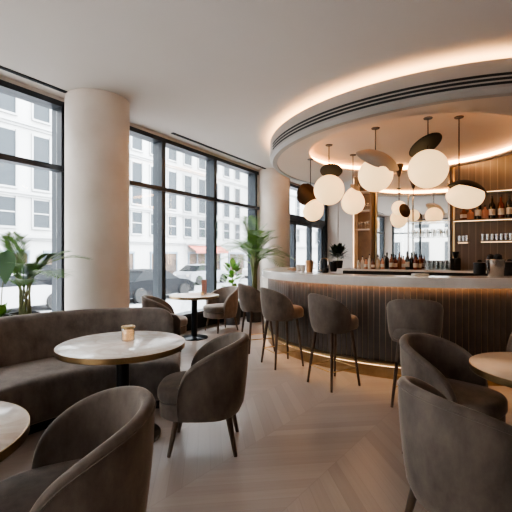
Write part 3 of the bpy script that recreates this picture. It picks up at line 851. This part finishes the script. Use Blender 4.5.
for i, (px, k, h, sq) in enumerate(((463.5,'amber',.20,True),(470.3,'rose',.17,True),(478,'dark',.34,False),(485,'rose',.2,True),(492,'dark',.33,False),(501,'red',.34,False),(509.5,'dark',.36,False))):
    bottle(WP(PS-.14, tpx(px, .14), 2.101), .052 if not sq else .058, h*1.22, k,
        ['squat amber square bottle first on the long wall shelf', 'small rosy square bottle second on the long wall shelf', 'black bottle with pale label third on the long wall shelf', 'pink square bottle fourth on the long wall shelf', 'black bottle fifth on the long wall shelf', 'dark red bottle sixth on the long wall shelf', 'black bottle at the right end of the long wall shelf'][i], 'liquor bottles on the long wall shelf', i not in (1,3), sq)
def glassware(pos, r, h, lab, group, stem=False):
    if stem: pr = [(r*.8,0),(r*.8,.004),(.005,.01),(.005,h*.45),(r*.6,h*.55),(r,h*.8),(r*.85,h),(r*.8,h),(r*.93,h*.8),(0,h*.57)]
    else: pr = [(r*.8,0),(r,h),(r*.93,h),(r*.74,.01),(0,.01)]
    o = MB().lathe(pr, 14).build('drinking_glass', M_gl); o.location = pos; tag(o, lab, 'glass', group)
n = 0
for row in range(3):
    for i in range(6):
        px = 425.6+i*4.4+row*.8; off = .2+.12*row
        glassware(WP(PS-off, tpx(px, off), 1.171), .034, .17, 'clear tumbler in the crowd of glasses on the back counter', 'tumblers on the back counter')
for z, w in ((2.383, 'middle'), (1.993, 'lowest'), (2.773, 'top')):
    for i in range(4):
        glassware(WP(PS-.15-.04*(i % 2), ta+.085+(tb-ta-.19)*i/3, z), .034, .15, 'stem glass on the %s shelf of the oak bay' % w, 'stem glasses on the %s shelf of the oak bay' % w, True)
for i in range(6): glassware(WP(PS-.18, tr0+.06+i*(tr1-tr0-.1)/5, 1.809), .036, .14, 'clear glass on the rack before the mirror', 'glasses on the rack before the mirror')
for i in range(3): glassware(WP(PS-.13, tpx(459.5+i*3.6, .13), 1.701), .034, .11, 'small glass on the short lit shelf beside the mirror', 'glasses on the short lit shelf')
for i in range(7): glassware(WP(PS-.13, tpx(483+i*4.6, .13), 1.711), .034, .12, 'upturned glass on the lower right lit shelf', 'glasses on the lower right lit shelf')

def on_bar(px, D): return Vector((X(px, D), D, 1.2005))
# steel ice bucket with dark tongs/bottles
ib = empty('ice_bucket', on_bar(495.5, 4.62), 0, 'shiny steel ice bucket with dark bottle tops on the bar at right', 'bucket')
MB().lathe([(.082,0),(.085,.005),(.10,.19),(.105,.195),(.10,.2),(.095,.19),(.08,.02),(0,.02)], 40).build('body', M_steel, ib)
for a, r_ in ((20,.05),(140,.05),(260,.045)):
    x_, y_ = r_*math.cos(D2(a)), r_*math.sin(D2(a))
    MB().lathe([(.035,.03),(.04,.2),(.035,.245),(.012,.26),(0,.262)], 16, None, (x_, y_)).build('bottle_top', M_slot, ib)
for i, (px, D, h, r, lab) in enumerate(((479.5,5.0,.17,.07,'black lidded canister left of the steel ice bucket on the bar'),(509.5,4.95,.18,.075,'black canister right of the steel ice bucket on the bar'))):
    o = empty('canister', on_bar(px, D), 0, lab, 'canister')
    MB().lathe([(r*.85,0),(r,.01),(r,h*.8),(0,h*.8)], 28).build('body', M_slot, o)
    MB().lathe([(r*1.05,h*.8),(r*1.05,h*.88),(r*.5,h*.95),(r*.3,h*1.1),(0,h*1.1)], 28).build('lid', M_black, o)
o = empty('copper_mug', on_bar(309.5, 5.75), 0, 'tapered copper shaker standing on the left part of the bar', 'shaker')
MB().lathe([(.045,0),(.05,.005),(.062,.17),(.056,.17),(.045,.02),(0,.02)], 28).build('body', M_copper, o)
MB().tube([(.058,0,.14),(.1,0,.12),(.098,0,.06),(.05,0,.045)], .006, 6).build('handle', M_copper, o)
for px, D, lab in ((298.5,6.0,'white cup at the left end of the bar'),(303,5.9,'white cup beside the copper shaker on the bar')):
    o = empty('cup', on_bar(px, D), 0, lab, 'cup', 'white cups on the bar')
    MB().lathe([(.028,0),(.03,.01),(.042,.1),(.038,.1),(.025,.015),(0,.015)], 24).build('body', mat('white_china', (.75,.7,.64), .25), o)
    MB().tube([(.04,0,.08),(.065,0,.07),(.06,0,.035),(.034,0,.03)], .004, 6).build('handle', M_steel, o)
o = empty('bar_tap', on_bar(324, 5.9), 0, 'slim chrome swan neck tap on the bar behind the copper shaker', 'tap')
MB().tube([(-.06,0,0)]+[(-.06+.06*(1-math.cos(PI*i/10)), 0, .14+.06*math.sin(PI*i/10)) for i in range(11)]+[(.06,0,.1)], .009, 8).build('spout', M_steel, o)
MB().lathe([(.03,0),(.03,.02),(.015,.03),(0,.03)], 16, None, (-.06,0)).build('base', M_steel, o)
for i, (px, D, h, r, lab) in enumerate(((325,5.55,.06,.05,'small black bowl on the bar by the tap'),(333.5,5.9,.15,.055,'black cylinder pot right of the tap on the bar'))):
    o = empty('black_pot', on_bar(px, D), 0, lab, 'pot')
    MB().lathe([(r*.8,0),(r,h*.3),(r,h),(r*.92,h),(r*.85,h*.3),(0,h*.2)], 24).build('body', M_slot, o)
    MB().lathe([(r*.9,h*.9),(r*.9,h*.93),(0,h*.93)], 20).build('content', M_leaf_d, o)
o = empty('folded_towel', on_bar(420, 4.7), .1, 'small white folded bar cloth on the counter', 'cloth')
MB().box(-.09,.09,-.05,.05,0,.025, None, .008).build('cloth', mat('white_cloth', (.7,.66,.6), .9), o)
pt = WP(PS-.35, tpx(455.5, .35), 1.171)
o = empty('coffee_grinder', pt, 0, 'dark narrow coffee grinder on the back counter by the mirror edge', 'grinder')
MB().box(-.06,.06,-.07,.07,0,.22, None, .01).build('body', M_slot, o)
MB().lathe([(.03,.22),(.06,.32),(.06,.34),(0,.34)], 20).build('hopper', M_black, o)

# ------------------------------------------------------------------ outside
M_stone = noise_col('facade_stone', (.47,.465,.455), (.41,.405,.395), .5, .85)
M_stone2 = noise_col('facade_stone_trim', (.40,.40,.395), (.36,.36,.355), .5, .85)
M_fglass = mat('facade_glass', (.050,.057,.063), .5, 0, Specular_IOR_Level=.08)
M_asph = noise_col('asphalt', (.30,.30,.31), (.25,.25,.26), .6, .8)
M_pave = noise_col('pavement', (.5,.49,.48), (.44,.43,.42), 1.5, .85)
GZ = -.65
tag(rbox('street', -30, 90, -60, -3.2, GZ-.2, GZ, M_asph), kind='structure')
tag(rbox('sidewalk', -30, 90, -3.2, -.3, GZ-.2, GZ+.12, M_pave), kind='structure')
TF = -16.1
tag(rbox('far_sidewalk', -30, 90, TF, TF+1.6, GZ, GZ+.12, M_pave), kind='structure')
def building(name, s0, s1, h, lab, cols_, rows, shops=(), awn=None, m=M_stone, tf=TF):
    o = empty(name, WP((s0+s1)/2, tf-3, GZ), 0, lab, 'building')
    iv = Matrix.Translation(-o.location) @ RM
    bxp(o, iv, 'wall', s0, s1, tf-8, tf, GZ, h, m)
    for z, d in ((2.35,.3),(4.62,.22),(8.25,.25),(h-.6,.5)):
        if z < h: MB().box(s0, s1, tf, tf+d, z, z+.14, iv).box(s0, s1, tf, tf+d*.5, z-.12, z, iv).build('cornice', M_stone2, o, smooth=False)
    for z0, z1 in rows:
        for c in cols_:
            w = bxp(o, iv, 'window', c-.47, c+.47, tf, tf+.03, z0, z1, M_fglass)
            mb = MB()
            for a, b in ((c-.53,c-.45),(c+.45,c+.53)): mb.box(a, b, tf, tf+.1, z0-.05, z1+.08, iv)
            mb.box(c-.53, c+.53, tf, tf+.16, z0-.13, z0-.03, iv).box(c-.45, c+.45, tf+.03, tf+.06, (z0+z1)/2-.03, (z0+z1)/2+.03, iv)
            mb.build('window_frame', M_stone2, w, smooth=False)
    for a, b in shops:
        w = bxp(o, iv, 'shop_window', a, b, tf, tf+.04, GZ+.2, 1.55, M_shop)
        mb = MB().box(a-.08, b+.08, tf, tf+.1, 1.55, 1.7, iv)
        k = max(2, int((b-a)/.9))
        for i in range(k+1): q = a+(b-a)*i/k; mb.box(q-.05, q+.05, tf, tf+.1, GZ+.12, 1.6, iv)
        mb.build('shop_frame', M_fr2, w, smooth=False)
    return o, iv
M_fr2 = mat('shop_frame_paint', (.16,.2,.24), .5)
M_shop = noise_col('shop_interior_glass', (.045,.04,.04), (.16,.11,.08), 1.1, .5, Specular_IOR_Level=.1)
bo, iv = building('building', 2, 33.5, 17, 'long pale stone facade with tall windows and shops across the street',
    [3.2,5.0,6.8,8.6,10.4,12.2,14.0,15.8,17.2,18.9,20.6,22.4,24.2,26.0,27.8,29.6,31.4], [(2.95,4.4),(5.0,7.85),(8.75,11.4),(12.2,14.8)],
    [(8.5,11.5),(12.4,15.6),(16.6,18.6),(20.2,22.9),(24.3,28.6),(30,32.6)])
ob = empty('building', WP(-24, 5, -.1), 0, 'pale building added behind the viewer, dims the back window in the bar mirror', 'building')
ib_ = Matrix.Translation(-ob.location) @ RM
bxp(ob, ib_, 'wall', -28, -20, -12, 22, -.1, 14, M_stone)  # unseen block, added to grey the bright sky in the mirrored back window
for z0, z1 in ((.6,2.6),(3.8,5.8),(7,9)):
    for k in range(9): bxp(ob, ib_, 'window', -20, -19.96, -8+k*2.4, -6.8+k*2.4, z0, z1, M_fglass)
aw = MB().box(24.2, 28.7, TF, TF+.7, 1.72, 1.78, iv)
vs = [iv @ Vector(v) for v in ((24.2,TF,2.25),(28.7,TF,2.25),(28.7,TF+.9,1.8),(24.2,TF+.9,1.8),(24.2,TF+.9,1.6),(28.7,TF+.9,1.6))]
newmesh('awning', vs, [(0,1,2,3),(3,2,5,4)], mat('red_awning', (.55,.16,.12), .7), bo, smooth=False)
building('building', 33.6, 70, 22, 'plain pale building farther down the street', [36,39,42,45,48], [(3,4.6),(6,8),(9.5,11.5)], (), m=M_pave, tf=TF+1.5)
building('building', -25, 1.9, 15, 'pale stone building to the left across the street, mostly out of view', [-2,0], [(3,4.6),(6,8)], ())

M_tyre = mat('tyre', (.02,.02,.02), .8); M_cglass = mat('car_glass', (.009,.011,.013), .5, 0, Specular_IOR_Level=.15)
def car(s, t, colm, lab, suv=False):
    o = empty('car', WP(s, t, GZ), math.atan2(U.y, U.x), lab, 'car', 'parked cars in the street')
    h = 1.62 if suv else 1.42; L_ = 4.5
    low = [(-2.25,.35),(-2.22,.75),(-2.0,.92),(-1.4,.98),(1.0,.98),(1.75,.88),(2.15,.72),(2.25,.45),(2.2,.25),(-2.2,.25)]
    cab = [(-1.95 if suv else -1.7,.93),(-1.55 if suv else -1.05,h-.04),(-.8,h),(.15,h),(.45,h-.06),(1.25,.93)]
    mb = MB(); mb.loft([[Vector((x, y, z)) for x, z in low] for y in (-.86,.86)]).build('body', colm, o, smooth=False)
    MB().loft([[Vector((x*(1 if z < 1 else .97), y*(1 if z < 1 else .82), z)) for x, z in cab] for y in (-.8,.8)]).build('cabin', M_cglass, o, smooth=False)
    MB().loft([[Vector((x, y, z)) for x, z in ((-1.5 if suv else -1.05,h-.03),(-.8,h+.01),(.2,h+.01),(.46,h-.05),(.4,h-.07),(-1.1,h-.07))] for y in (-.66,.66)]).build('roof', colm, o, smooth=False)
    for x in (-1.4, 1.4):
        for y in (-.85, .85):
            Mx = Matrix.Translation((x, y, .33)) @ Matrix.Rotation(PI/2, 4, 'X')
            w = MB().lathe([(.2,-.1),(.32,-.1),(.335,-.05),(.335,.05),(.32,.1),(.2,.1)], 24, Mx).build('wheel', M_tyre, o)
            MB().lathe([(0,-.085),(.2,-.09),(.2,.09),(0,.085)], 16, Mx).build('hubcap', M_steel, w)
    mb = MB()
    for y in (-.65, .5): mb.box(2.16, 2.27, y, y+.2, .55, .68).box(-2.27, -2.2, y, y+.2, .62, .76)
    mb.build('lamps', mat('car_lamp', (.6,.55,.5), .2), o, smooth=False)
cm = [mat('car_dark', (.005,.006,.008), .5, .0, Specular_IOR_Level=.15), mat('car_silver', (.25,.26,.28), .4, 0), mat('car_white', (.45,.45,.45), .4), mat('car_navy', (.007,.009,.013), .5, .0, Specular_IOR_Level=.15)]
def st_at(px, D): 
    P = Vector((X(px, D), D, 0)); return P.dot(U), (P-W0).dot(NI)
for px, D, k, lab, suv in ((150,18.6,0,'dark sedan parked across the street, seen right of the thick column',False),
                      (197,29.0,1,'silver grey car parked before the shop with the red awning',False),
                      (50,19.0,0,'dark car at the edge of the left window, beyond the palm',True),
                      (4,14.2,2,'white car behind the left palm',False),
                      (236,38.0,2,'pale car far down the street behind the leafy shrub',False)):
    s, t = st_at(px, D); t = min(t, -4.2); t = max(t, TF+2.8)
    car(s, t, cm[k], lab, suv)

# ------------------------------------------------------------------ light
w = bpy.data.worlds.new('sky'); sc.world = w; w.use_nodes = True
bg = w.node_tree.nodes['Background']; bg.inputs[0].default_value = (.94,.97,1.0,1); bg.inputs[1].default_value = 9.0
def area(name, loc, rot, sx, sy, e, col, portal=False):
    l = bpy.data.lights.new(name, 'AREA'); l.shape = 'RECTANGLE'; l.size = sx; l.size_y = sy; l.energy = e; l.color = col
    if portal: l.cycles.is_portal = True
    o = bpy.data.objects.new(name, l); C.objects.link(o); o.location = loc; o.rotation_euler = rot; return o
def facing(d): return Vector(d).to_track_quat('-Z', 'Z').to_euler()
area('window_portal', WP(S0-.3, 2.48, 1.8), facing(U), 4.1, 3.0, 1, (1,1,1), True)
for s0, s1 in ((-4.95, 3.18), (3.95, 8.1), (9.4, 12.8)):
    area('window_portal', WP((s0+s1)/2, -.3, 1.9), facing(NI), s1-s0, 3.1, 1, (1,1,1), True)
# pendant bulbs: warm point lamps would sit inside the globes; the opal glass itself emits
sc.view_settings.view_transform = 'AgX'
try: sc.view_settings.look = 'AgX - Medium High Contrast'
except Exception: pass
sc.view_settings.exposure = 1.08
sc.cycles.max_bounces = 10; sc.cycles.diffuse_bounces = 5; sc.cycles.transparent_max_bounces = 16
sc.cycles.sample_clamp_indirect = 8
